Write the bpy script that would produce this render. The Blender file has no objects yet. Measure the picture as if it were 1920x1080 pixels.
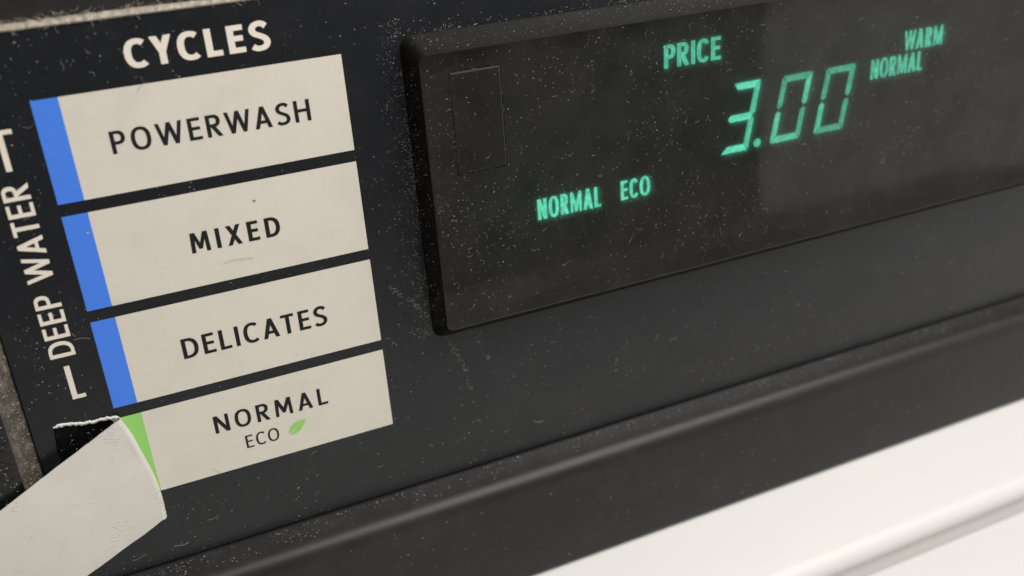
import bpy, bmesh, math, random
from mathutils import Vector, Matrix, noise
from mathutils.geometry import tessellate_polygon

R = math.radians
S = 0.0013            # metres per drawing unit; the drawing units lie on the face of the console
LEAN = 18.0           # the console face leans back by this many degrees
scene = bpy.context.scene

# ------------------------------------------------------------------ camera
BASE = Matrix.Translation((0, 0, 0.11)) @ Matrix.Rotation(R(90 - LEAN), 4, 'X')   # console face -> world
right = Vector((0.91111332, -0.07048314, 0.40608454))
down = Vector((-0.22758904, -0.90747302, 0.35312315))
fwd = Vector((0.34362153, -0.41415559, -0.84285194))
eye = Vector((5.26369, 21.11437, 110.39838))
cm = Matrix((right, -down, -fwd)).transposed().to_4x4()
cm.translation = eye * S
cam_data = bpy.data.cameras.new('camera')
cam = bpy.data.objects.new('camera', cam_data)
scene.collection.objects.link(cam)
cam.matrix_world = BASE @ cm
cam_data.sensor_width = 36.0
cam_data.lens = 36.0 * 1879.26 / 1920.0
cam_data.clip_start = 0.005
cam_data.clip_end = 100.0
cam_data.dof.use_dof = True
cam_data.dof.focus_distance = 119.0 * S
cam_data.dof.aperture_fstop = 16.5
scene.camera = cam

# ------------------------------------------------------------------ light
world = bpy.data.worlds.new('World')
scene.world = world
world.use_nodes = True
bg = world.node_tree.nodes['Background']
bg.inputs['Color'].default_value = (0.96, 0.98, 1.0, 1)
bg.inputs['Strength'].default_value = 0.13


def area(name, loc, target, sx, sy, power, col):
    d = bpy.data.lights.new(name, 'AREA')
    d.shape = 'RECTANGLE'
    d.size, d.size_y = sx, sy
    d.energy = power
    d.color = col
    o = bpy.data.objects.new(name, d)
    scene.collection.objects.link(o)
    o.location = loc
    o.rotation_euler = (Vector(target) - Vector(loc)).to_track_quat('-Z', 'Y').to_euler()
    return o


area('ceiling_light', (0.15, -0.55, 1.70), (0.10, -0.30, 0.0), 1.5, 0.9, 7.5, (1.0, 0.97, 0.93))
area('close_key_light', (0.22, -0.145, 0.42), (0.06, -0.03, 0.06), 0.42, 0.24, 2.15, (1.0, 0.97, 0.93))  # added unseen lamp, kept close so brightness falls off toward the lower left
# added dim lamp, standing in for a pale wall right of the machine, leaning with the console
wl = area('reflection_lamp', (0, 0, 0), (0, 0, -1), 1.2, 2.0, 5.9, (1.0, 0.965, 0.95))
lx, ly = Vector((0.75, 0, -0.66)).normalized(), Vector((0, 1, 0))
wmx = Matrix((lx, ly, lx.cross(ly))).transposed().to_4x4()
wmx.translation = (Vector((651, -120, 746)) + lx * 461) * S
wl.matrix_world = BASE @ wmx

scene.view_settings.view_transform = 'Standard'
scene.view_settings.look = 'None'
scene.view_settings.exposure = 0.0
scene.view_settings.gamma = 1.0
scene.view_settings.use_curve_mapping = False
scene.render.engine = 'CYCLES'
scene.cycles.use_denoising = True
scene.cycles.max_bounces = 8
scene.cycles.transparent_max_bounces = 8

# ------------------------------------------------------------------ materials


def new_mat(name):
    m = bpy.data.materials.new(name)
    m.use_nodes = True
    nt = m.node_tree
    b = nt.nodes['Principled BSDF']
    return m, nt, b


def nd(nt, kind, **kw):
    n = nt.nodes.new(kind)
    for k, v in kw.items():
        if k in n.inputs:
            n.inputs[k].default_value = v
        else:
            setattr(n, k, v)
    return n


def coords(nt, sc=(1, 1, 1)):
    t = nd(nt, 'ShaderNodeTexCoord')
    mp = nd(nt, 'ShaderNodeMapping')
    mp.inputs['Scale'].default_value = [c / S for c in sc]
    nt.links.new(t.outputs['Object'], mp.inputs['Vector'])
    return mp.outputs['Vector']


def plain(name, col, rough=0.5, var=0.06, nscale=0.9, bump=0.0, bscale=6.0, stretch=(1, 1, 1), spec=0.5, dirt=None,
          dirt_scale=0.25, dirt_amt=0.3, rough_var=0.08, dash=False):
    """Principled material: noise-varied base colour, uneven gloss, fine relief, soft dirt patches."""
    m, nt, b = new_mat(name)
    v = coords(nt, stretch)
    n1 = nd(nt, 'ShaderNodeTexNoise', Scale=nscale, Detail=6.0, Roughness=0.6)
    nt.links.new(v, n1.inputs['Vector'])
    mx = nd(nt, 'ShaderNodeMix', data_type='RGBA')
    mx.inputs[6].default_value = [c * (1 - var) for c in col] + [1]
    mx.inputs[7].default_value = [min(1, c * (1 + var)) for c in col] + [1]
    nt.links.new(n1.outputs['Fac'], mx.inputs[0])
    out = mx.outputs[2]
    if dirt:
        n2 = nd(nt, 'ShaderNodeTexNoise', Scale=dirt_scale, Detail=9.0, Roughness=0.72)
        nt.links.new(v, n2.inputs['Vector'])
        rp = nd(nt, 'ShaderNodeMapRange')
        rp.inputs[1].default_value = 0.48
        rp.inputs[2].default_value = 0.75
        rp.inputs[3].default_value = 0.0
        rp.inputs[4].default_value = dirt_amt
        nt.links.new(n2.outputs['Fac'], rp.inputs[0])
        m2 = nd(nt, 'ShaderNodeMix', data_type='RGBA')
        m2.inputs[7].default_value = list(dirt) + [1]
        nt.links.new(rp.outputs[0], m2.inputs[0])
        nt.links.new(out, m2.inputs[6])
        out = m2.outputs[2]
    nt.links.new(out, b.inputs['Base Color'])
    rr = nd(nt, 'ShaderNodeMapRange')
    rr.inputs[3].default_value = rough - rough_var
    rr.inputs[4].default_value = rough + rough_var
    nt.links.new(n1.outputs['Fac'], rr.inputs[0])
    nt.links.new(rr.outputs[0], b.inputs['Roughness'])
    b.inputs['Specular IOR Level'].default_value = spec
    if bump:
        n3 = nd(nt, 'ShaderNodeTexNoise', Scale=bscale, Detail=4.0, Roughness=0.6)
        nt.links.new(v, n3.inputs['Vector'])
        bp = nd(nt, 'ShaderNodeBump', Strength=bump, Distance=0.1 * S)
        nt.links.new(n3.outputs['Fac'], bp.inputs['Height'])
        nt.links.new(bp.outputs['Normal'], b.inputs['Normal'])
        if dash:                         # short fine creases in loose clusters
            tc = nd(nt, 'ShaderNodeTexCoord')
            mp = nd(nt, 'ShaderNodeMapping')
            mp.inputs['Rotation'].default_value = (0, 0, R(12))
            mp.inputs['Scale'].default_value = (1.1 / S, 4.6 / S, 1 / S)
            nt.links.new(tc.outputs['Object'], mp.inputs['Vector'])
            n4 = nd(nt, 'ShaderNodeTexNoise', Scale=1.0, Detail=1.0)
            nt.links.new(mp.outputs['Vector'], n4.inputs['Vector'])
            n5 = nd(nt, 'ShaderNodeTexNoise', Scale=0.28, Detail=2.0)
            nt.links.new(v, n5.inputs['Vector'])
            mu = nd(nt, 'ShaderNodeMath', operation='MULTIPLY')
            nt.links.new(n4.outputs['Fac'], mu.inputs[0])
            nt.links.new(n5.outputs['Fac'], mu.inputs[1])
            th = nd(nt, 'ShaderNodeMapRange')
            th.inputs[1].default_value = 0.375
            th.inputs[2].default_value = 0.43
            nt.links.new(mu.outputs[0], th.inputs[0])
            b2 = nd(nt, 'ShaderNodeBump', Strength=0.6, Distance=0.09 * S)
            nt.links.new(th.outputs[0], b2.inputs['Height'])
            nt.links.new(bp.outputs['Normal'], b2.inputs['Normal'])
            nt.links.new(b2.outputs['Normal'], b.inputs['Normal'])
    return m


def vfd_mat(name, strength):
    m = bpy.data.materials.new(name)
    m.use_nodes = True
    nt = m.node_tree
    nt.nodes.remove(nt.nodes['Principled BSDF'])
    v = coords(nt)
    n = nd(nt, 'ShaderNodeTexNoise', Scale=1.7, Detail=5.0, Roughness=0.7)
    nt.links.new(v, n.inputs['Vector'])
    rp = nd(nt, 'ShaderNodeMapRange')
    rp.inputs[1].default_value = 0.3
    rp.inputs[2].default_value = 0.7
    rp.inputs[3].default_value = strength * 0.55
    rp.inputs[4].default_value = strength * 1.35
    nt.links.new(n.outputs['Fac'], rp.inputs[0])
    e = nd(nt, 'ShaderNodeEmission')
    e.inputs['Color'].default_value = (0.13, 0.76, 0.53, 1)
    nt.links.new(rp.outputs[0], e.inputs['Strength'])
    nt.links.new(e.outputs[0], nt.nodes['Material Output'].inputs['Surface'])
    return m


def lens_mat(name, tint, refl_rough, film):
    """Smoked clear plastic: tinted see-through body, sharp reflection, thin uneven dust film."""
    m = bpy.data.materials.new(name)
    m.use_nodes = True
    nt = m.node_tree
    nt.nodes.remove(nt.nodes['Principled BSDF'])
    v = coords(nt)
    tr = nd(nt, 'ShaderNodeBsdfTransparent')
    tr.inputs['Color'].default_value = list(tint) + [1]
    gl = nd(nt, 'ShaderNodeBsdfGlossy')
    gl.inputs['Roughness'].default_value = refl_rough
    fr = nd(nt, 'ShaderNodeFresnel', IOR=1.385)
    hz = nd(nt, 'ShaderNodeBsdfRefraction', IOR=1.12, Roughness=1.0)
    hz.inputs['Color'].default_value = list(tint) + [1]
    m0 = nd(nt, 'ShaderNodeMixShader')
    m0.inputs[0].default_value = 0.34    # share of light the hazy plastic scatters
    nt.links.new(tr.outputs[0], m0.inputs[1])
    nt.links.new(hz.outputs[0], m0.inputs[2])
    df = nd(nt, 'ShaderNodeBsdfDiffuse')
    df.inputs['Color'].default_value = (0.46, 0.43, 0.37, 1)
    n = nd(nt, 'ShaderNodeTexNoise', Scale=0.16, Detail=8.0, Roughness=0.7)
    nt.links.new(v, n.inputs['Vector'])
    rp = nd(nt, 'ShaderNodeMapRange')
    rp.inputs[1].default_value = 0.35
    rp.inputs[2].default_value = 0.7
    rp.inputs[3].default_value = film * 0.5
    rp.inputs[4].default_value = film * 1.5
    nt.links.new(n.outputs['Fac'], rp.inputs[0])
    m1 = nd(nt, 'ShaderNodeMixShader')
    nt.links.new(rp.outputs[0], m1.inputs[0])
    nt.links.new(m0.outputs[0], m1.inputs[1])
    nt.links.new(df.outputs[0], m1.inputs[2])
    m2 = nd(nt, 'ShaderNodeMixShader')
    nt.links.new(fr.outputs[0], m2.inputs[0])
    nt.links.new(m1.outputs[0], m2.inputs[1])
    nt.links.new(gl.outputs[0], m2.inputs[2])
    nt.links.new(m2.outputs[0], nt.nodes['Material Output'].inputs['Surface'])
    return m


M = {}
M['overlay'] = plain('charcoal_film', (0.0070, 0.0076, 0.0094), 0.29, 0.15, 0.5, 0.08, 9.0, spec=0.5, dirt=(0.08, 0.08, 0.08), dirt_scale=0.13, dirt_amt=0.09, rough_var=0.05)
M['housing'] = plain('black_plastic', (0.015, 0.0148, 0.014), 0.42, 0.15, 0.4, 0.05, 7.0, spec=0.32, dirt=(0.09, 0.085, 0.075), dirt_scale=0.10, dirt_amt=0.12)
M['grime'] = plain('grimy_plastic', (0.045, 0.038, 0.028), 0.6, 0.8, 1.1, 1.0, 2.6, dirt=(0.21, 0.175, 0.125), dirt_scale=0.8, dirt_amt=0.85)
M['gloss'] = plain('glossy_black_plastic', (0.006, 0.006, 0.007), 0.22, 0.2, 0.6, 0.8, 1.4, rough_var=0.1)
M['bare'] = plain('bare_black_plastic', (0.002, 0.002, 0.0025), 0.5, 0.2, 0.8, 0.2, 3.0, spec=0.15)
M['cream'] = plain('cream_print', (0.585, 0.547, 0.472), 0.5, 0.055, 1.3, 0.08, 9.0, dirt=(0.45, 0.40, 0.31), dirt_scale=0.16, dirt_amt=0.30)
M['white_print'] = plain('off_white_print', (0.68, 0.62, 0.53), 0.5, 0.05, 1.2)
M['ink'] = plain('black_ink', (0.007, 0.007, 0.008), 0.5, 0.1, 1.0, spec=0.3)
M['blue'] = plain('blue_print', (0.050, 0.185, 0.70), 0.45, 0.05, 0.8)
M['green'] = plain('green_print', (0.25, 0.54, 0.125), 0.45, 0.05, 0.8)
M['paper'] = plain('white_film_back', (0.525, 0.50, 0.455), 0.62, 0.05, 0.35, 0.22, 1.5, dash=True, dirt=(0.50, 0.45, 0.37), dirt_scale=0.3, dirt_amt=0.25)
M['torn'] = plain('torn_white_edge', (0.62, 0.61, 0.58), 0.75, 0.2, 2.0, 0.6, 3.0)
M['enamel'] = plain('white_enamel', (0.675, 0.665, 0.645), 0.42, 0.02, 0.05, 0.03, 0.6, dirt=(0.62, 0.57, 0.49), dirt_scale=0.05, dirt_amt=0.12)
M['lens'] = lens_mat('smoked_lens', (0.60, 0.62, 0.58), 0.035, 0.026)
M['lens_side'] = plain('dark_red_lens_edge', (0.16, 0.022, 0.016), 0.2, 0.8, 0.15, 0.1, 2.0, rough_var=0.1)
M['lens_rim'] = plain('dark_lens_rim', (0.0075, 0.006, 0.0045), 0.34, 0.3, 0.3, 0.1, 3.0, spec=0.25, dirt=(0.05, 0.045, 0.035), dirt_scale=0.3, dirt_amt=0.12)
M['lens_low'] = plain('black_lens_shade_and_joint', (0.004, 0.004, 0.004), 0.6, 0.2, 0.3, spec=0.1)  # shadow line under the window painted as black; also the tile joint
M['lens_lip'] = plain('painted_glint_lip', (0.045, 0.044, 0.040), 0.35, 0.2, 0.3)  # light caught by the window's lower lip, painted as paler grey
M['board'] = plain('display_board_black', (0.022, 0.022, 0.019), 0.6, 0.2, 0.3)
M['tile'] = lens_mat('smoked_tile', (0.75, 0.72, 0.68), 0.06, 0.02)
M['rim'] = plain('dusty_tile_rim', (0.030, 0.029, 0.026), 0.6, 0.4, 2.0, spec=0.15)
M['vfd_bright'] = vfd_mat('bright_green_phosphor', 1.75)
M['vfd'] = vfd_mat('lit_green_phosphor', 1.2)
M['vfd_dim'] = vfd_mat('dim_green_phosphor', 0.82)
M['dust'] = plain('grey_dust', (0.31, 0.305, 0.295), 0.9, 0.35, 0.4, spec=0.1)
M['stain'] = plain('brown_smear', (0.50, 0.445, 0.34), 0.6, 0.25, 1.5)
M['crumb'] = plain('brown_crumb', (0.10, 0.07, 0.045), 0.8, 0.4, 2.0)
M['lint'] = plain('beige_lint', (0.46, 0.41, 0.345), 0.95, 0.3, 1.2, 0.8, 3.0, spec=0.05)

# ------------------------------------------------------------------ mesh helpers
col = scene.collection


def obj(name, verts, faces, mats, parent=None, smooth=False, fmat=None):
    me = bpy.data.meshes.new(name)
    me.from_pydata([tuple(c * S for c in v) for v in verts], [], faces)
    if not isinstance(mats, (list, tuple)):
        mats = [mats]
    for m in mats:
        me.materials.append(m)
    if fmat:
        me.polygons.foreach_set('material_index', fmat)
    if smooth:
        me.polygons.foreach_set('use_smooth', [True] * len(me.polygons))
    me.update()
    o = bpy.data.objects.new(name, me)
    col.objects.link(o)
    if parent:
        o.parent = parent
    return o


def slab(name, loops, z0, z1, mat, parent):
    """Flat plate: outer loop plus hole loops, extruded from z0 to z1."""
    verts, faces = [], []
    tri = tessellate_polygon([[Vector((x, y, 0)) for x, y in lp] for lp in loops])
    flat = [p for lp in loops for p in lp]
    n = len(flat)
    verts = [(x, y, z1) for x, y in flat] + [(x, y, z0) for x, y in flat]
    for a, b, c in tri:
        p, q, r = (Vector(flat[i]) for i in (a, b, c))
        if (q - p).cross(r - p) < 0:
            a, c = c, a
        faces.append((a, b, c))
    k = 0
    for lp in loops:
        m = len(lp)
        for i in range(m):
            j = (i + 1) % m
            faces.append((k + i, k + j, n + k + j, n + k + i))
        k += m
    me = obj(name, verts, faces, mat, parent)
    bm = bmesh.new()
    bm.from_mesh(me.data)
    bm.to_mesh(me.data)
    bm.free()
    return me


def rect(x0, y0, x1, y1):
    return [(x0, y0), (x1, y0), (x1, y1), (x0, y1)]


def flat_polys(name, polys, z, mat, parent, thick=0.0):
    """polys: list of lists of loops; printed flat, or with a little thickness."""
    verts, faces = [], []
    for loops in polys:
        tri = tessellate_polygon([[Vector((x, y, 0)) for x, y in lp] for lp in loops])
        flat = [p for lp in loops for p in lp]
        b0 = len(verts)
        verts += [(x, y, z + thick) for x, y in flat]
        for a, b, c in tri:
            p, q, r = (Vector(flat[i]) for i in (a, b, c))
            if (q - p).cross(r - p) < 0:
                a, c = c, a
            faces.append((b0 + a, b0 + b, b0 + c))
        if thick:
            b1 = len(verts)
            verts += [(x, y, z) for x, y in flat]
            k = 0
            for lp in loops:
                m = len(lp)
                for i in range(m):
                    j = (i + 1) % m
                    faces.append((b0 + k + i, b0 + k + j, b1 + k + j, b1 + k + i))
                k += m
    return obj(name, verts, faces, mat, parent)


def extrude_profile(name, prof, xs, mat, parent, axis='x', smooth=True, wob=0.0):
    """prof: open list of (a, z); swept along xs."""
    verts, faces = [], []
    n = len(prof)
    for x in xs:
        for a, z in prof:
            verts.append((x, a, z) if axis == 'x' else (a, x, z))
    for i in range(len(xs) - 1):
        for j in range(n - 1):
            f = (i * n + j, i * n + j + 1, (i + 1) * n + j + 1, (i + 1) * n + j)
            faces.append(f[::-1] if axis == 'y' else f)
    return obj(name, verts, faces, mat, parent, smooth=smooth)


# ------------------------------------------------------------------ lettering


def sup(cx, cy, rx, ry, a, e=2.35):
    c, s = math.cos(a), math.sin(a)
    return (cx + rx * math.copysign(abs(c) ** (2 / e), c), cy + ry * math.copysign(abs(s) ** (2 / e), s))


def ribbon(pts, t0, t1=None):
    """Polygon round a centre line with thickness t0 across vertical runs and t1 across horizontal runs."""
    t1 = t1 or t0
    L, Rr = [], []
    for i, p in enumerate(pts):
        q0 = pts[max(i - 1, 0)]
        q1 = pts[min(i + 1, len(pts) - 1)]
        d = Vector((q1[0] - q0[0], q1[1] - q0[1])).normalized()
        t = math.hypot(t0 * d.y, t1 * d.x)
        n = Vector((-d.y, d.x)) * (t / 2)
        L.append((p[0] + n.x, p[1] + n.y))
        Rr.append((p[0] - n.x, p[1] - n.y))
    return L + Rr[::-1]


def catmull(P, n=6):
    out = []
    for i in range(len(P) - 1):
        p0, p1, p2, p3 = P[max(i - 1, 0)], P[i], P[i + 1], P[min(i + 2, len(P) - 1)]
        for k in range(n):
            u = k / n
            out.append(tuple(0.5 * (2 * p1[j] + (p2[j] - p0[j]) * u + (2 * p0[j] - 5 * p1[j] + 4 * p2[j] - p3[j]) * u * u +
                                    (3 * p1[j] - p0[j] - 3 * p2[j] + p3[j]) * u ** 3) for j in (0, 1)))
    out.append(P[-1])
    return out


WID = dict(A=.70, C=.62, D=.66, E=.50, H=.66, I=0, L=.47, M=.82, N=.68, O=.74, P=.55, R=.60, S=.54, T=.56, W=1.02, X=.64, Y=.62)


def glyph(ch, t, cond=1.0, vfd=False):
    w = WID[ch] * cond if ch != 'I' else t
    if vfd and ch in 'WM':
        t *= .78
    h = t * 0.80
    a = t * (1.06 if ch != 'W' else .94)
    P = None
    if ch == 'I':
        P = [[rect(0, 0, t, 1)]]
    elif ch == 'L':
        P = [[[(0, 0), (w, 0), (w, h), (t, h), (t, 1), (0, 1)]]]
    elif ch == 'E':
        m0, m1 = .52 - h / 2, .52 + h / 2
        P = [[[(0, 0), (w, 0), (w, h), (t, h), (t, m0), (w * .92, m0), (w * .92, m1), (t, m1), (t, 1 - h), (w * .97, 1 - h), (w * .97, 1), (0, 1)]]]
    elif ch == 'T':
        c = w / 2
        P = [[[(c - t / 2, 0), (c + t / 2, 0), (c + t / 2, 1 - h), (w, 1 - h), (w, 1), (0, 1), (0, 1 - h), (c - t / 2, 1 - h)]]]
    elif ch == 'H':
        m0, m1 = .52 - h / 2, .52 + h / 2
        P = [[[(0, 0), (t, 0), (t, m0), (w - t, m0), (w - t, 0), (w, 0), (w, 1), (w - t, 1), (w - t, m1), (t, m1), (t, 1), (0, 1)]]]
    elif ch == 'N':
        k = .35
        for _ in range(30):
            k = .5 * k + .5 * min(.6, t * math.sqrt(1 + ((1 - k) / max(w - 2.1 * t, .05)) ** 2))
        P = [[[(0, 0), (t, 0), (t, 1 - k), (w - 1.1 * t, 0), (w, 0), (w, 1), (w - t, 1), (w - t, k), (1.1 * t, 1), (0, 1)]]]
    elif ch == 'M':
        b = .16 if not vfd else .02
        s = .045 if not vfd else 0
        k = .38 if not vfd else .44
        c = w / 2
        tt = t * .95
        P = [[[(0, 0), (tt, 0), (tt + s * .55, 1 - k), (c - tt * .42, b), (c + tt * .42, b), (w - tt - s * .55, 1 - k), (w - tt, 0), (w, 0), (w - s, 1), (w - s - tt * 1.12, 1), (c, b + k * .82), (s + tt * 1.12, 1), (s, 1)]]]
    elif ch == 'W':
        x1, x2 = w * .27, w * .73
        kk = (a / 2) / (x1 - a / 2)
        c = w / 2
        P = [[[(0, 1), (x1 - a / 2, 0), (x1 + a / 2, 0), (c, 1 - kk), (x2 - a / 2, 0), (x2 + a / 2, 0), (w, 1), (w - a, 1), (x2, kk), (c + a / 2, 1), (c - a / 2, 1), (x1, kk), (a, 1)]]]
    elif ch == 'A':
        run = w / 2 - a / 2
        y0, y1 = .22, .22 + h
        f = lambda y: a + y * run
        top = (w / 2 - a) / run
        P = [[[(0, 0), (a, 0), (f(y0), y0), (w - f(y0), y0), (w - a, 0), (w, 0), (w / 2 + a / 2, 1), (w / 2 - a / 2, 1)],
              [(f(y1), y1), (w / 2, top), (w - f(y1), y1)]]]
    elif ch == 'X':
        yi = (w / 2 - a) / (w - a)
        P = [[[(0, 0), (a, 0), (w / 2, yi), (w - a, 0), (w, 0), (w / 2 + a / 2, .5), (w, 1), (w - a, 1), (w / 2, 1 - yi), (a, 1), (0, 1), (w / 2 - a / 2, .5)]]]
    elif ch == 'Y':
        c, y = w / 2, .42
        m = (1 - y) / (c - t / 2)
        P = [[[(c - t / 2, 0), (c + t / 2, 0), (c + t / 2, y), (w, 1), (w - a, 1), (c, 1 - m * (c - a)), (a, 1), (0, 1), (c - t / 2, y)]]]
    elif ch == 'O':
        N = 40
        P = [[[sup(w / 2, .5, w / 2, .515, 2 * math.pi * i / N) for i in range(N)],
              [sup(w / 2, .5, w / 2 - t, .515 - h, -2 * math.pi * i / N) for i in range(N)]]]
    elif ch == 'C':
        r = w * (.60 if not vfd else .52)
        g = R(50 if not vfd else 36)
        pts = [sup(r, .5, r - t / 2, .515 - h / 2, g + (2 * math.pi - 2 * g) * i / 36) for i in range(37)]
        P = [[ribbon(pts, t, h)]]
    elif ch == 'S':
        sp = [(.90, .83), (.72, .925), (.48, .945), (.24, .88), (.13, .74), (.24, .60), (.52, .505), (.79, .40), (.88, .25), (.76, .11), (.48, .055), (.24, .07), (.07, .15)]
        pts = catmull([(x * w, y) for x, y in sp], 5)
        P = [[ribbon(pts, t, h)]]
    elif ch == 'D':
        N = 22
        o = [(0, 0)] + [sup(w * .35, .5, w * .65, .5, -math.pi / 2 + math.pi * i / N) for i in range(N + 1)] + [(0, 1)]
        q = [(t, h)] + [sup(w * .35, .5, w * .65 - t, .5 - h, -math.pi / 2 + math.pi * i / N) for i in range(N + 1)] + [(t, 1 - h)]
        P = [[o, q[::-1]]]
    elif ch in 'PR':
        N = 16
        b0 = .40 if ch == 'P' else .44
        cy, ry = (1 + b0) / 2, (1 - b0) / 2
        bw = w if ch == 'P' else w * .93
        o = [(0, 0), (t, 0), (t, b0)] + [sup(bw * .5, cy, bw * .5, ry, -math.pi / 2 + math.pi * i / N) for i in range(N + 1)] + [(0, 1)]
        q = [(t, b0 + h)] + [sup(bw * .5, cy, bw * .5 - t, ry - h, -math.pi / 2 + math.pi * i / N) for i in range(N + 1)] + [(t, 1 - h)]
        P = [[o, q[::-1]]]
        if ch == 'R':
            P.append([[(w - a * 1.08, 0), (w, 0), (bw * .5 + a * .55, b0), (bw * .5 - a * .6, b0)]])
    return P, w


def word(text, x0, x1, y0, y1, t=0.16, cond=1.0, rot=False, slant=0.0, vfd=False):
    """Loops for a word fitted into the box x0..x1, y0..y1 (rot: reads upwards, box given along y)."""
    want = ((y1 - y0) / (x1 - x0) if rot else (x1 - x0) / (y1 - y0))
    if vfd:                              # narrow display letters: fixed spacing, width fills the box
        fix = .105 * (len(text) - 1) + t * text.count('I')
        cond = (want - fix) / sum(WID[c] for c in text)
    nat = sum(.30 if c == ' ' else glyph(c, t, cond, vfd)[1] for c in text)
    kern = {i: .07 for i in range(len(text) - 1) if text[i:i + 2] in ('AT', 'TA', 'WA', 'YC', 'CY', 'PA', 'RW')}
    track = (want - nat + sum(kern.values())) / (len(text) - 1)     # letter spacing that fills the box
    pen, polys = 0.0, []
    for i, ch in enumerate(text):
        if ch == ' ':
            pen += .30 + track
            continue
        P, w = glyph(ch, t, cond, vfd)
        for loops in P:
            polys.append([[(x + pen, y) for x, y in lp] for lp in loops])
        pen += w + track - kern.get(i, 0)
    pen -= track
    out = []
    for loops in polys:
        o = []
        for lp in loops:
            if rot:
                o.append([(x1 - y * (x1 - x0), y0 + x / pen * (y1 - y0)) for x, y in lp])
            else:
                o.append([(x0 + x / pen * (x1 - x0) + slant * y * (y1 - y0), y0 + y * (y1 - y0)) for x, y in lp])
        out.append(o)
    return out


# ------------------------------------------------------------------ the washing machine
wm = bpy.data.objects.new('washing_machine', None)
col.objects.link(wm)
wm.matrix_world = BASE
wm.empty_display_size = 0.05
wm['label'] = 'black control panel of a white coin laundry washer with green lit price display'
wm['category'] = 'washing machine'

X0, X1 = -60.0, 250.0
XS = [X0 + (X1 - X0) * i / 24 for i in range(25)]
rng = random.Random(7)

# base plate behind everything
slab('console_base', [rect(X0, -78, X1, 26)], -4.0, -0.5, M['bare'], wm)

# printed film over the console face, with the torn-out hole
tear_top = []
for i in range(25):
    u = i / 24
    tear_top.append((-6.6 + 6.9 * u, -36.15 - .95 * u ** 1.3 + .10 * math.sin(9 * u) + rng.uniform(-.09, .09)))
hole = tear_top + [(1.2, -41.0), (1.9, -46.0), (2.0, -51.0), (-7.9, -50.6), (-7.35, -44.5), (-7.0, -40.0)]
overlay = slab('printed_film', [[(-8.85, -58.35), (X1 - 2, -58.35), (X1 - 2, 6.85), (-8.85, 6.85)], hole[::-1]], -0.42, 0.0, M['overlay'], wm)

# torn white fibre edge along the top of the hole
tv, tf = [], []
edge = []
for i in range(97):
    u = i / 96
    k = u * 24
    i0 = min(int(k), 23)
    fr = k - i0
    x = tear_top[i0][0] * (1 - fr) + tear_top[i0 + 1][0] * fr
    y = tear_top[i0][1] * (1 - fr) + tear_top[i0 + 1][1] * fr
    w = .25 + .32 * abs(noise.noise(Vector((u * 13, 3.1, 0)))) + rng.uniform(-.05, .07)
    w *= min(1, u * 12 + .35)
    tv += [(x, y + w * .75 + rng.uniform(-.02, .02), .03), (x, y + w * .2, .16 + rng.uniform(-.02, .05)), (x, y - w * .55, .06), (x, y - w * .6, -.30)]
for i in range(96):
    for j in range(3):
        a = i * 4 + j
        tf.append((a, a + 1, a + 5, a + 4)[::-1])
o = obj('torn_edge', tv, tf, M['torn'], overlay)
o['label'] = 'ragged white torn edge above the hole in the film'

# peeled film flap, back side out
A = [(0.31, -36.95, 1.0), (-6.98, -40.0, 1.8), (-13.81, -43.04, 2.9), (-21.62, -46.63, 4.2)]
B = [(2.43, -51.55, 1.0), (-2.37, -53.04, 1.8), (-7.64, -54.79, 2.9), (-16.62, -58.31, 4.2)]
F0 = [(0.31, -36.95), (1.06, -39.3), (1.55, -41.7), (2.05, -44.2), (2.36, -46.3), (2.50, -49.0), (2.43, -51.55)]
NV, NS = 260, 44


def wrink(v):
    return .032 * math.sin(v * 235 + 2.0 * math.sin(v * 23)) * min(1, max(0, (v - .3) * 4)) * (.6 + .6 * noise.noise(Vector((v * 9, 7, 0))))



def lerp3(P, u):
    k = u * (len(P) - 1)
    i = min(int(k), len(P) - 2)
    f = k - i
    return [P[i][j] * (1 - f) + P[i + 1][j] * f for j in range(len(P[0]))]


F0s = catmull(F0, 12)
fv, ff = [], []
for iv in range(NV + 1):
    v = iv / NV
    fx, fy = lerp3(F0s, v)
    jag = .02 * noise.noise(Vector((v * 40, 0, 0)))
    for js in range(NS + 1):
        if js < 12:                      # the bend: from under the flap round to its outer side
            ang = math.pi * (js / 12)
            r = .46
            x = fx - r + r * math.sin(ang) * 1.0 + (-.5 if js == 0 else 0)
            z = .08 + r - r * math.cos(ang) + 0.0
            y = fy + (.22 if js == 0 else 0)
            x += jag * math.sin(ang)
            wr = wrink(v)
            x += wr * math.sin(ang)
            z += wr * .6
        else:
            s = (js - 12) / (NS - 12)
            a3, b3 = lerp3(A, s), lerp3(B, s)
            q = [a3[j] * (1 - v) + b3[j] * v for j in range(3)]
            # blend the straight ruling into the curved fold line near the bend
            k = max(0, 1 - s * 4.0)
            lin = [A[0][j] * (1 - v) + B[0][j] * v for j in range(2)]
            x = q[0] + (fx - lin[0]) * k - .46 * k
            y = q[1] + (fy - lin[1]) * k
            z = q[2] + .55 * math.sin(math.pi * min(1, s * 1.1)) * math.sin(math.pi * v) * .8
            wr = wrink(v) * max(0, 1 - s * 11)
            z += wr + .05 * noise.noise(Vector((x * .35, y * .35, 1)))
            if iv in (0, NV):
                y += .07 * noise.noise(Vector((s * 60, iv, 2)))
        fv.append((x, y, z))
for iv in range(NV):
    for js in range(NS):
        a = iv * (NS + 1) + js
        ff.append((a, a + NS + 1, a + NS + 2, a + 1))
flap = obj('peeled_flap', fv, ff, M['paper'], wm, smooth=True)
md = flap.modifiers.new('thickness', 'SOLIDIFY')
md.thickness = 0.16 * S
md.offset = -1
flap['label'] = 'curled white strip peeled off the film at the lower left'

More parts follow.
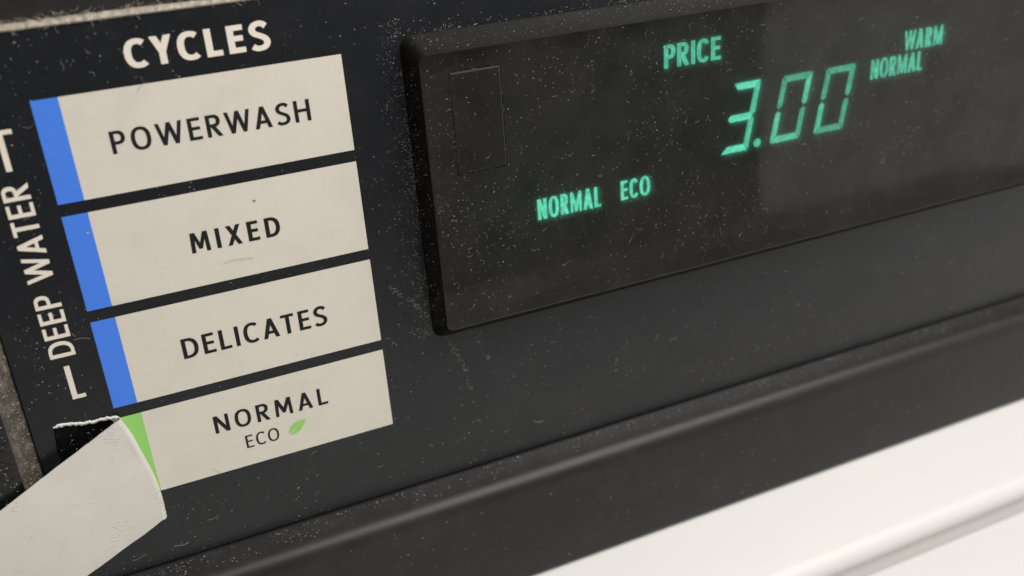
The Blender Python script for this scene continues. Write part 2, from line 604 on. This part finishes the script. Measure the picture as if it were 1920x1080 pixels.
# heading and side text on the film
flat_polys('heading_lettering', word('CYCLES', 9.75, 24.5, 1.72, 4.62, .245, 1.22), .03, M['white_print'], overlay)
flat_polys('side_lettering', word('DEEP WATER', -4.88, -2.25, -28.0, -8.05, .17, 1.10, rot=True), .03, M['white_print'], overlay)
flat_polys('bracket_line', [[[(-3.82, -33.35), (-2.38, -33.35), (-2.38, -32.88), (-3.24, -32.88), (-3.24, -29.15), (-3.82, -29.15)]]], .03, M['white_print'], overlay)
flat_polys('bracket_line', [[[(-3.82, -6.65), (-3.24, -6.65), (-3.24, -2.88), (-2.32, -2.88), (-2.32, -2.40), (-3.82, -2.40)]]], .03, M['white_print'], overlay)

# the four cycle labels
texts = [[('POWERWASH', 6.5, 27.68, -6.72, -4.30, .175, 1.12)], [('MIXED', 12.1, 22.15, -19.32, -16.95, .20, 1.08)],
         [('DELICATES', 8.72, 25.75, -31.80, -29.25, .18, 1.08)], [('NORMAL', 10.3, 24.22, -42.52, -40.15, .175, 1.10), ('ECO', 13.5, 17.58, -45.66, -43.90, .14, 1.04)]]
H, G, W = 11.0, 1.362, 32.04
for i in range(4):
    y1 = -i * (H + G)
    y0 = y1 - H
    if i < 3:
        lab = flat_polys('cycle_label', [[rect(2.62, y0, W, y1)]], .02, M['cream'], wm)
        flat_polys('colour_strip', [[rect(0, y0, 2.62, y1)]], .02, M['blue'], lab)
    else:
        lab = flat_polys('cycle_label', [[rect(2.72, y0, W, y1)]], .02, M['cream'], wm)
        # the green strip ends where the film was pulled off
        gs = flat_polys('colour_strip', [[[(.22, y1), (2.72, y1), (2.72, y0), (2.05, y0), (1.9, -44), (1.0, -40)]]], .021, M['green'], lab)
        gs['label'] = 'green strip half covered by the peeled flap'
    for tx in texts[i]:
        flat_polys('lettering', word(tx[0], tx[1], tx[2], tx[3], tx[4], tx[5], tx[6]), .05, M['ink'], lab)
    if i == 3:
        # leaf: two halves parted by a pale vein
        c0, c1 = Vector((18.85, -45.42)), Vector((21.05, -43.85))
        ax = (c1 - c0)
        pr = Vector((-ax.y, ax.x)).normalized()
        up, dn = [], []
        for k in range(15):
            u = k / 14
            wdt = .74 * math.sin(math.pi * u ** .85) ** .8 if 0 < u < 1 else 0
            up.append(c0 + ax * u + pr * wdt)
            dn.append(c0 + ax * u - pr * wdt * .82)
        vein = [c0 + ax * (k / 14) + pr * .10 * math.sin(math.pi * k / 14) for k in range(15)]
        halves = []
        h1 = [tuple(p) for p in up] + [tuple(vein[k] + pr * .07 * (1 - k / 14)) for k in range(13, 0, -1)]
        h2 = [tuple(p) for p in dn] + [tuple(vein[k] - pr * .07 * (1 - k / 14)) for k in range(13, 0, -1)]
        flat_polys('leaf_symbol', [[h1], [h2]], .05, M['green'], lab)

# a brownish smear and crumbs on the pale labels
sm = []
for k in range(13):
    u = k / 12
    sm.append((15.1 + 3.4 * u, -21.35 + .16 * math.sin(u * 5) + .22 * u))
flat_polys('smear', [[ribbon(sm, .16, .22)]], .045, M['stain'], overlay)

# ------------------------------------------------------------------ display window


def rrect(x0, y0, x1, y1, r, n=6):
    out = []
    for cx, cy, a0 in ((x0 + r, y0 + r, 180), (x1 - r, y0 + r, 270), (x1 - r, y1 - r, 0), (x0 + r, y1 - r, 90)):
        for k in range(n + 1):
            a = R(a0 + 90 * k / n)
            out.append((cx + r * math.cos(a), cy + r * math.sin(a)))
    return out


XR = 172.0
rings = [(rrect(38.85, -37.45, XR, .88, 1.5), -.05), (rrect(38.95, -37.3, XR - .1, .80, 1.45), .35), (rrect(39.60, -34.97, XR - .7, -.78, .95), 3.88), (rrect(39.66, -34.80, XR - .8, -.84, .9), 4.0)]
lv, lf, lm = [], [], []
for ring, z in rings:
    lv += [(x, y, z) for x, y in ring]
n = len(rings[0][0])
for k in range(len(rings) - 1):
    for i in range(n):
        j = (i + 1) % n
        lf.append((k * n + i, k * n + j, (k + 1) * n + j, (k + 1) * n + i))
        # left wall and its corners are the dark red edge; lower wall is painted shade, its lip painted glint; the rest is smoked
        xm = (rings[k][0][i][0] + rings[k][0][j][0]) / 2
        lm.append(1 if k < 2 and xm < 40.2 and -34.5 < rings[k][0][i][1] < -1.2 else (4 if k == 2 else 3) if rings[k][0][i][1] < -30 else 2)
lf.append(tuple((len(rings) - 1) * n + i for i in range(n)))
lm.append(0)
win = obj('display_window', lv, lf, [M['lens'], M['lens_side'], M['lens_rim'], M['lens_low'], M['lens_lip']], wm, fmat=lm)
win['label'] = 'raised smoked plastic window over the lit green display'
slab('display_board', [rect(40.2, -34.6, XR - 2, -.9)], .05, .5, M['board'], win)

# engraved sensor tile on the window face
tl = rect(43.05, -15.05, 49.2, -3.15)
t1 = rect(43.23, -14.87, 49.02, -3.33)
tvv = [(x, y, 4.004) for x, y in tl] + [(x, y, 4.16) for x, y in t1]
tff = [(i, (i + 1) % 4, 4 + (i + 1) % 4, 4 + i) for i in range(4)] + [(4, 5, 6, 7)]
obj('sensor_tile', tvv, tff, [M['tile'], M['rim']], win, fmat=[1, 1, 1, 1, 0])

# dark joint round the tile
slab('tile_joint', [rect(42.90, -15.20, 49.35, -3.0), rect(43.08, -15.02, 49.17, -3.18)[::-1]], 3.99, 4.012, M['lens_low'], win)

# lit segments of the price
VZ, VT = 0.85, 0.10


def seg_digit(bx, by, w, h, sl, segs, tone, t=.86):
    """Seven-segment figure with slanted sides; each segment its own piece."""
    g = .10
    hm = h / 2
    P = {}
    v = t * 1.12
    P['a'] = [(g, h), (w - g, h), (w - v * .85, h - t), (v * .85, h - t)]
    P['d'] = [(g, 0), (w - g, 0), (w - v * .85, t), (v * .85, t)]
    P['g'] = [(g * 1.5, hm), (t * .6, hm + t / 2), (w - v * .8, hm + t / 2), (w - g * 3, hm), (w - v * .8, hm - t / 2), (t * .6, hm - t / 2)]
    P['f'] = [(0, h - g * 1.8), (v * .82, h - t - g), (v * .82, hm + t * .55), (v * .35, hm + g * 1.6), (0, hm + t * .5)]
    P['e'] = [(0, g * 1.8), (v * .82, t + g), (v * .82, hm - t * .55), (v * .35, hm - g * 1.6), (0, hm - t * .5)]
    P['b'] = [(w - x, y) for x, y in P['f']]
    P['c'] = [(w - x, y) for x, y in P['e']]
    for s in segs:
        lp = [(bx + x + sl * y, by + y) for x, y in P[s]]
        lit = tone[segs.index(s)]
        flat_polys('digit_segment', [[lp]], VZ, M[{'b': 'vfd_bright', 'm': 'vfd', 'd': 'vfd_dim'}[lit]], win, thick=VT)


seg_digit(81.9, -20.85, 4.35, 9.4, .205, 'abgcd', 'bmbmb', .90)
seg_digit(89.95, -20.75, 4.95, 9.1, .205, 'abcdef', 'dmdmmd')
seg_digit(97.45, -20.75, 5.0, 9.05, .195, 'abcdef', 'ddddmd')
flat_polys('decimal_point', [[[(87.85 + .58 * math.cos(k * math.pi / 9), -20.2 + .58 * math.sin(k * math.pi / 9)) for k in range(18)]]], VZ, M['vfd'], win, thick=VT)
for tx, x0, x1, y0, y1, t, cd in (('PRICE', 73.1, 81.65, -7.78, -4.82, .19, 1), ('NORMAL', 54.25, 63.3, -24.25, -21.5, .155, 1), ('ECO', 66.35, 70.75, -24.1, -21.5, .16, 1),
                                  ('NORMAL', 107.0, 116.4, -14.5, -11.75, .15, 1), ('WARM', 112.75, 119.75, -11.28, -8.52, .155, 1)):
    flat_polys('lit_word', word(tx, x0, x1, y0, y1, t, cond=cd, vfd=True), VZ, M['vfd_bright' if y0 < -20 else 'vfd'], win, thick=VT)

# ------------------------------------------------------------------ console housing round the film
low = [(-58.72, -.5), (-58.72, -.12), (-58.75, -.02), (-58.80, .10), (-58.90, .32), (-59.30, 1.15), (-59.62, 1.85), (-59.74, 2.15), (-59.9, 2.6), (-60.12, 3.05), (-60.42, 3.42), (-60.8, 3.72), (-61.25, 3.95),
       (-61.8, 4.1), (-62.4, 4.17), (-63.2, 4.2), (-67, 4.22), (-76.2, 4.28), (-76.7, 4.24), (-77.0, 4.05), (-77.15, 3.6), (-77.15, -6)]
extrude_profile('lower_trim', low, XS, M['housing'], wm)
top = [(7.75, -.5), (7.75, -.05), (7.9, .08), (9.0, .35), (13, .8), (20, 1.0), (25.5, 1.0), (26, .6), (26, -4)]
extrude_profile('upper_trim', top[::-1], XS, M['housing'], wm)
YS = [-58.6 + (7.7 + 58.6) * i / 40 for i in range(41)]
extrude_profile('side_bevel', [(-11.0, 1.55), (-10.7, 1.40), (-9.15, -.15), (-9.0, -.45)], YS, M['grime'], wm, axis='y')
extrude_profile('side_trim', [(X0, 1.9), (-14, 1.85), (-12.2, 1.78), (-11.4, 1.65), (-11.02, 1.53)], YS, M['gloss'], wm, axis='y')

# ------------------------------------------------------------------ white top of the machine
ca, sa = math.cos(R(LEAN)), math.sin(R(LEAN))


def deck(d, h):                          # d outward along the level top, h above it -> (y, z) of the console drawing
    return (-77.45 - sa * d + ca * h, 4.15 + ca * d + sa * h)


DX = [-160 + 620 * i / 20 for i in range(21)]
dp = [(-14, 0), (-2, 0), (6, 0), (12.3, .0)] + [(12.3 + 2.9 * math.sin(R(a)), -2.7 + 2.7 * math.cos(R(a))) for a in range(8, 91, 6)] + [(15.3, -7.5), (18.7, -7.6)]
extrude_profile('top_panel', [deck(*q) for q in dp][::-1], DX, M['enamel'], wm)
lp = [(17.75, -7.4), (17.75, -.95), (17.85, -.62), (18.1, -.42), (18.5, -.35), (40, -.35), (330, -.35), (336, -1.2), (338, -4), (338, -20)]
extrude_profile('lid', [deck(*q) for q in lp][::-1], DX, M['enamel'], wm)

# ------------------------------------------------------------------ dust
dust_sets = {}


class Dust:
    def __init__(self):
        self.v, self.f = [], []

    def speck(self, x, y, z, r, rg):
        b = len(self.v)
        a = rg.uniform(0, 6.28)
        st = rg.uniform(.6, 1.7)
        for k in range(3):
            t = a + k * 2.094
            rr = r * rg.uniform(.6, 1.3)
            self.v.append((x + rr * math.cos(t) * st, y + rr * math.sin(t) / st, z))
        self.v.append((x + rg.uniform(-.3, .3) * r, y + rg.uniform(-.3, .3) * r, z + r * rg.uniform(.5, 1.1)))
        self.f += [(b, b + 1, b + 3), (b + 1, b + 2, b + 3), (b + 2, b, b + 3)]

    def fibre(self, x, y, z, L, w, rg):
        n = 7
        a = rg.uniform(0, 6.28)
        bend = rg.uniform(-2.6, 2.6)
        b = len(self.v)
        st = L / n
        for k in range(n + 1):
            hz = z + .02 + .07 * math.sin(math.pi * k / n) * rg.uniform(.5, 1)
            nx, ny = -math.sin(a) * w / 2, math.cos(a) * w / 2
            self.v += [(x + nx, y + ny, hz - .012), (x, y, hz + w * .6), (x - nx, y - ny, hz - .012)]
            if k < n:
                x += math.cos(a) * st
                y += math.sin(a) * st
                a += bend / n + rg.uniform(-.25, .25)
        for k in range(n):
            p = b + k * 3
            self.f += [(p, p + 3, p + 4, p + 1), (p + 1, p + 4, p + 5, p + 2)]

    def build(self, name, mat, label):
        o = obj(name, self.v, self.f, mat)
        o.matrix_world = BASE
        o['label'] = label
        o['category'] = 'dust'
        o['kind'] = 'stuff'
        return o


rg = random.Random(11)


def rsize(lo, hi):
    return lo + (hi - lo) * rg.random() ** 3.2


def on_label(x, y):
    if 0 <= x <= W:
        k = -y / (H + G)
        if 0 <= k < 4 and (k - int(k)) * (H + G) <= H:
            return True
    return False


def in_hole(x, y):
    return -8 < x < 3.2 and -56 < y < -35.6


def in_lens(x, y):
    return x > 38.6 and -37 < y < 1.1


pan = Dust()
for _ in range(19000):
    x = -8.6 + 160 * rg.random() ** 1.25
    y = rg.uniform(-58.2, 6.7)
    if in_lens(x, y) or in_hole(x, y):
        continue
    if on_label(x, y):
        continue
    d = noise.noise(Vector((x * .10, y * .10, 4.0))) + .5 * noise.noise(Vector((x * .4, y * .4, 1.0)))
    if rg.random() > .42 + .9 * d:
        continue
    pan.speck(x, y, .004, rsize(.015, .10), rg)
for _ in range(4200):                    # lint caught along the left foot of the window
    x = 38.9 - abs(rg.gauss(0, 1.5)) * rg.uniform(.4, 1.2)
    y = rg.uniform(-37, 3)
    if on_label(x, y) or rg.random() > .55 + .9 * noise.noise(Vector((x * .5, y * .22, 8.0))):
        continue
    pan.speck(x, y, .004, rsize(.014, .085), rg)
for _ in range(700):                     # and along its top
    x = rg.uniform(38.5, 120)
    y = .95 + abs(rg.gauss(0, .45))
    pan.speck(x, y, .004, rsize(.025, .12), rg)
for _ in range(330):
    x = -8 + 150 * rg.random() ** 1.3
    y = rg.uniform(-57, 6)
    if in_lens(x, y) or in_hole(x, y) or on_label(x, y):
        continue
    pan.fibre(x, y, .004, rsize(.25, 1.7), rg.uniform(.018, .036), rg)
for a, b, c, sd in (((33.6, -28.5), (40.2, -36.4), 210, .16), ((40.4, -37.6), (43.6, -46.5), 110, .13), ((35.5, -36.0), (40, -36.6), 70, .3), ((43.4, -37.2), (46.4, -43.0), 60, .12)):
    for _ in range(c):                   # threads of lint trailing off the window corner
        u = rg.random()
        x = a[0] + (b[0] - a[0]) * u + rg.gauss(0, sd) + .35 * math.sin(u * 4)
        y = a[1] + (b[1] - a[1]) * u + rg.gauss(0, sd)
        if in_lens(x, y) or on_label(x, y):
            continue
        if rg.random() < .12:
            pan.fibre(x, y, .004, rg.uniform(.2, .6), .025, rg)
        else:
            pan.speck(x, y, .004, rsize(.016, .085), rg)
for _ in range(40):                      # a few motes on the pale labels and strips
    x, y = rg.uniform(.2, 31.5), rg.uniform(-36, -.3)
    if on_label(x, y):
        pan.speck(x, y, .055, rsize(.025, .07), rg)
pan.speck(2.1, -14.6, .03, .17, rg)
for _ in range(230):                     # grit in the torn hole
    x, y = rg.uniform(-7.0, .2), rg.uniform(-44, -37.2)
    pan.speck(x, y, -.495, rsize(.02, .09), rg)
pan.build('panel_dust', M['dust'], 'fine grey dust and lint fibres scattered over the charcoal film')

cr = Dust()
for x, y, q in ((19.75, -14.6, .13), (19.9, -14.7, .10), (18.0, -27.7, .06), (9.0, -27.0, .05), (7.4, -3.2, .05), (27.4, -39.0, .06), (24.5, -23.8, .05), (12.5, -9.0, .04), (29, -4, .04), (6.5, -16, .04), (24, -34.5, .04), (10, -46.2, .04)):
    cr.speck(x, y, .055, q, rg)
cr.build('label_crumbs', M['crumb'], 'few dark brown crumbs stuck on the cream cycle labels')

ld = Dust()
for _ in range(16000):
    x = 40 + 95 * rg.random() ** 1.2
    y = rg.uniform(-34.4, -1.1)
    d = noise.noise(Vector((x * .12, y * .12, 9.0)))
    if rg.random() > .45 + .9 * d - (.25 if y < -28 else 0):
        continue
    z = 4.17 if 43.2 < x < 49.05 and -14.9 < y < -3.3 else 4.005
    ld.speck(x, y, z, rsize(.016, .085), rg)
for _ in range(260):
    x = 41 + 90 * rg.random() ** 1.2
    y = rg.uniform(-33, -1.5)
    ld.fibre(x, y, 4.17 if 42.5 < x < 50 and -16 < y < -2 else 4.005, rsize(.2, 1.0), rg.uniform(.016, .032), rg)
for _ in range(220):                     # collected on the rim of the tile
    e = rg.random()
    if e < .42:
        x, y = 49.3 + rg.gauss(0, .12), rg.uniform(-15, -3)
    elif e < .8:
        x, y = 42.95 + rg.gauss(0, .12), rg.uniform(-15, -3)
    else:
        x, y = rg.uniform(43, 49.2), (-3.05 if e < .93 else -15.1) + rg.gauss(0, .06)
    ld.speck(x, y, 4.03, rsize(.015, .06), rg)
for _ in range(900):                     # upper rim of the window
    x = rg.uniform(39.5, 140)
    u = rg.random()
    ld.speck(x, .80 - 1.35 * u + rg.gauss(0, .05), .35 + 3.2 * u + .05, rsize(.025, .10), rg)
for _ in range(260):                     # left wall of the window
    u = rg.random()
    ld.speck(38.90 + .5 * u, rg.uniform(-35, -2), .3 + 3.2 * u, rsize(.025, .09), rg)
ld.build('window_dust', M['dust'], 'tiny dust specks and hairs on the smoked display window')

tr = Dust()
for _ in range(3200):                    # grit lying on the sloping ledge under the film
    x = -8 + 170 * rg.random() ** 1.25
    u = rg.random()
    if rg.random() > .5 + .8 * noise.noise(Vector((x * .12, u, 3.0))):
        continue
    y, z = -58.90 - .95 * u ** 1.6, .32 + 2.1 * u ** 1.6
    tr.speck(x, y + .03, z, rsize(.025, .12), rg)
for _ in range(900):
    x = -8 + 170 * rg.random()
    y = rg.uniform(-76, -62)
    tr.speck(x, y, 4.21 + (-62 - y) * .006, rsize(.025, .10), rg)
for _ in range(900):                     # grime crumbs on the side bevel
    u = rg.random()
    tr.speck(-9.15 - 1.6 * u, rg.uniform(-46, -20), -.15 + 1.6 * u + .02, rsize(.03, .12), rg)
for _ in range(300):  # pale specks stand in for glints on the glossy side trim
    tr.speck(rg.uniform(-16, -11.2), rg.uniform(-46, -30), 1.82, rsize(.02, .12), rg)
tr.build('trim_dust_and_glints', M['dust'], 'pale grit along the ledge of the black trim, specks for side glints')

# fluffy lint packed into the joint over the film
ln = Dust()
lvv, lff = [], []
NX = 500
for i in range(NX + 1):
    x = -14 + 120 * i / NX
    fade = max(0.12, min(1, (34 - x) / 22)) if x > 12 else 1
    h = (.30 + .35 * abs(noise.noise(Vector((x * .9, 0, 5)))) + .12 * noise.noise(Vector((x * 4, 0, 5)))) * fade
    yt = 7.0 + (.62 + .18 * noise.noise(Vector((x * 1.3, 2, 5)))) * (.45 + .55 * fade)
    lvv += [(x, 6.88, -.45), (x, 6.90 + rg.uniform(0, .03), -.12 + h * .55), (x, 7.08 + rg.uniform(-.04, .04), -.05 + h), (x, yt - .15, -.1 + h * .8), (x, yt + .1, -.45)]
for i in range(NX):
    for j in range(4):
        a = i * 5 + j
        lff.append((a, a + 5, a + 6, a + 1))
ln.v, ln.f = lvv, lff
for _ in range(900):
    x = -13 + 75 * rg.random() ** 1.5
    ln.fibre(x, rg.uniform(6.95, 7.6) + abs(rg.gauss(0, .25)), rg.uniform(.05, .4), rsize(.3, 1.1), rg.uniform(.02, .04), rg)
for _ in range(700):
    x = -13 + 90 * rg.random() ** 1.4
    ln.speck(x, 7.6 + abs(rg.gauss(0, .7)), .12 + .02, rsize(.02, .08), rg)
ln.build('joint_lint', M['lint'], 'beige fluff packed along the joint above the CYCLES heading')
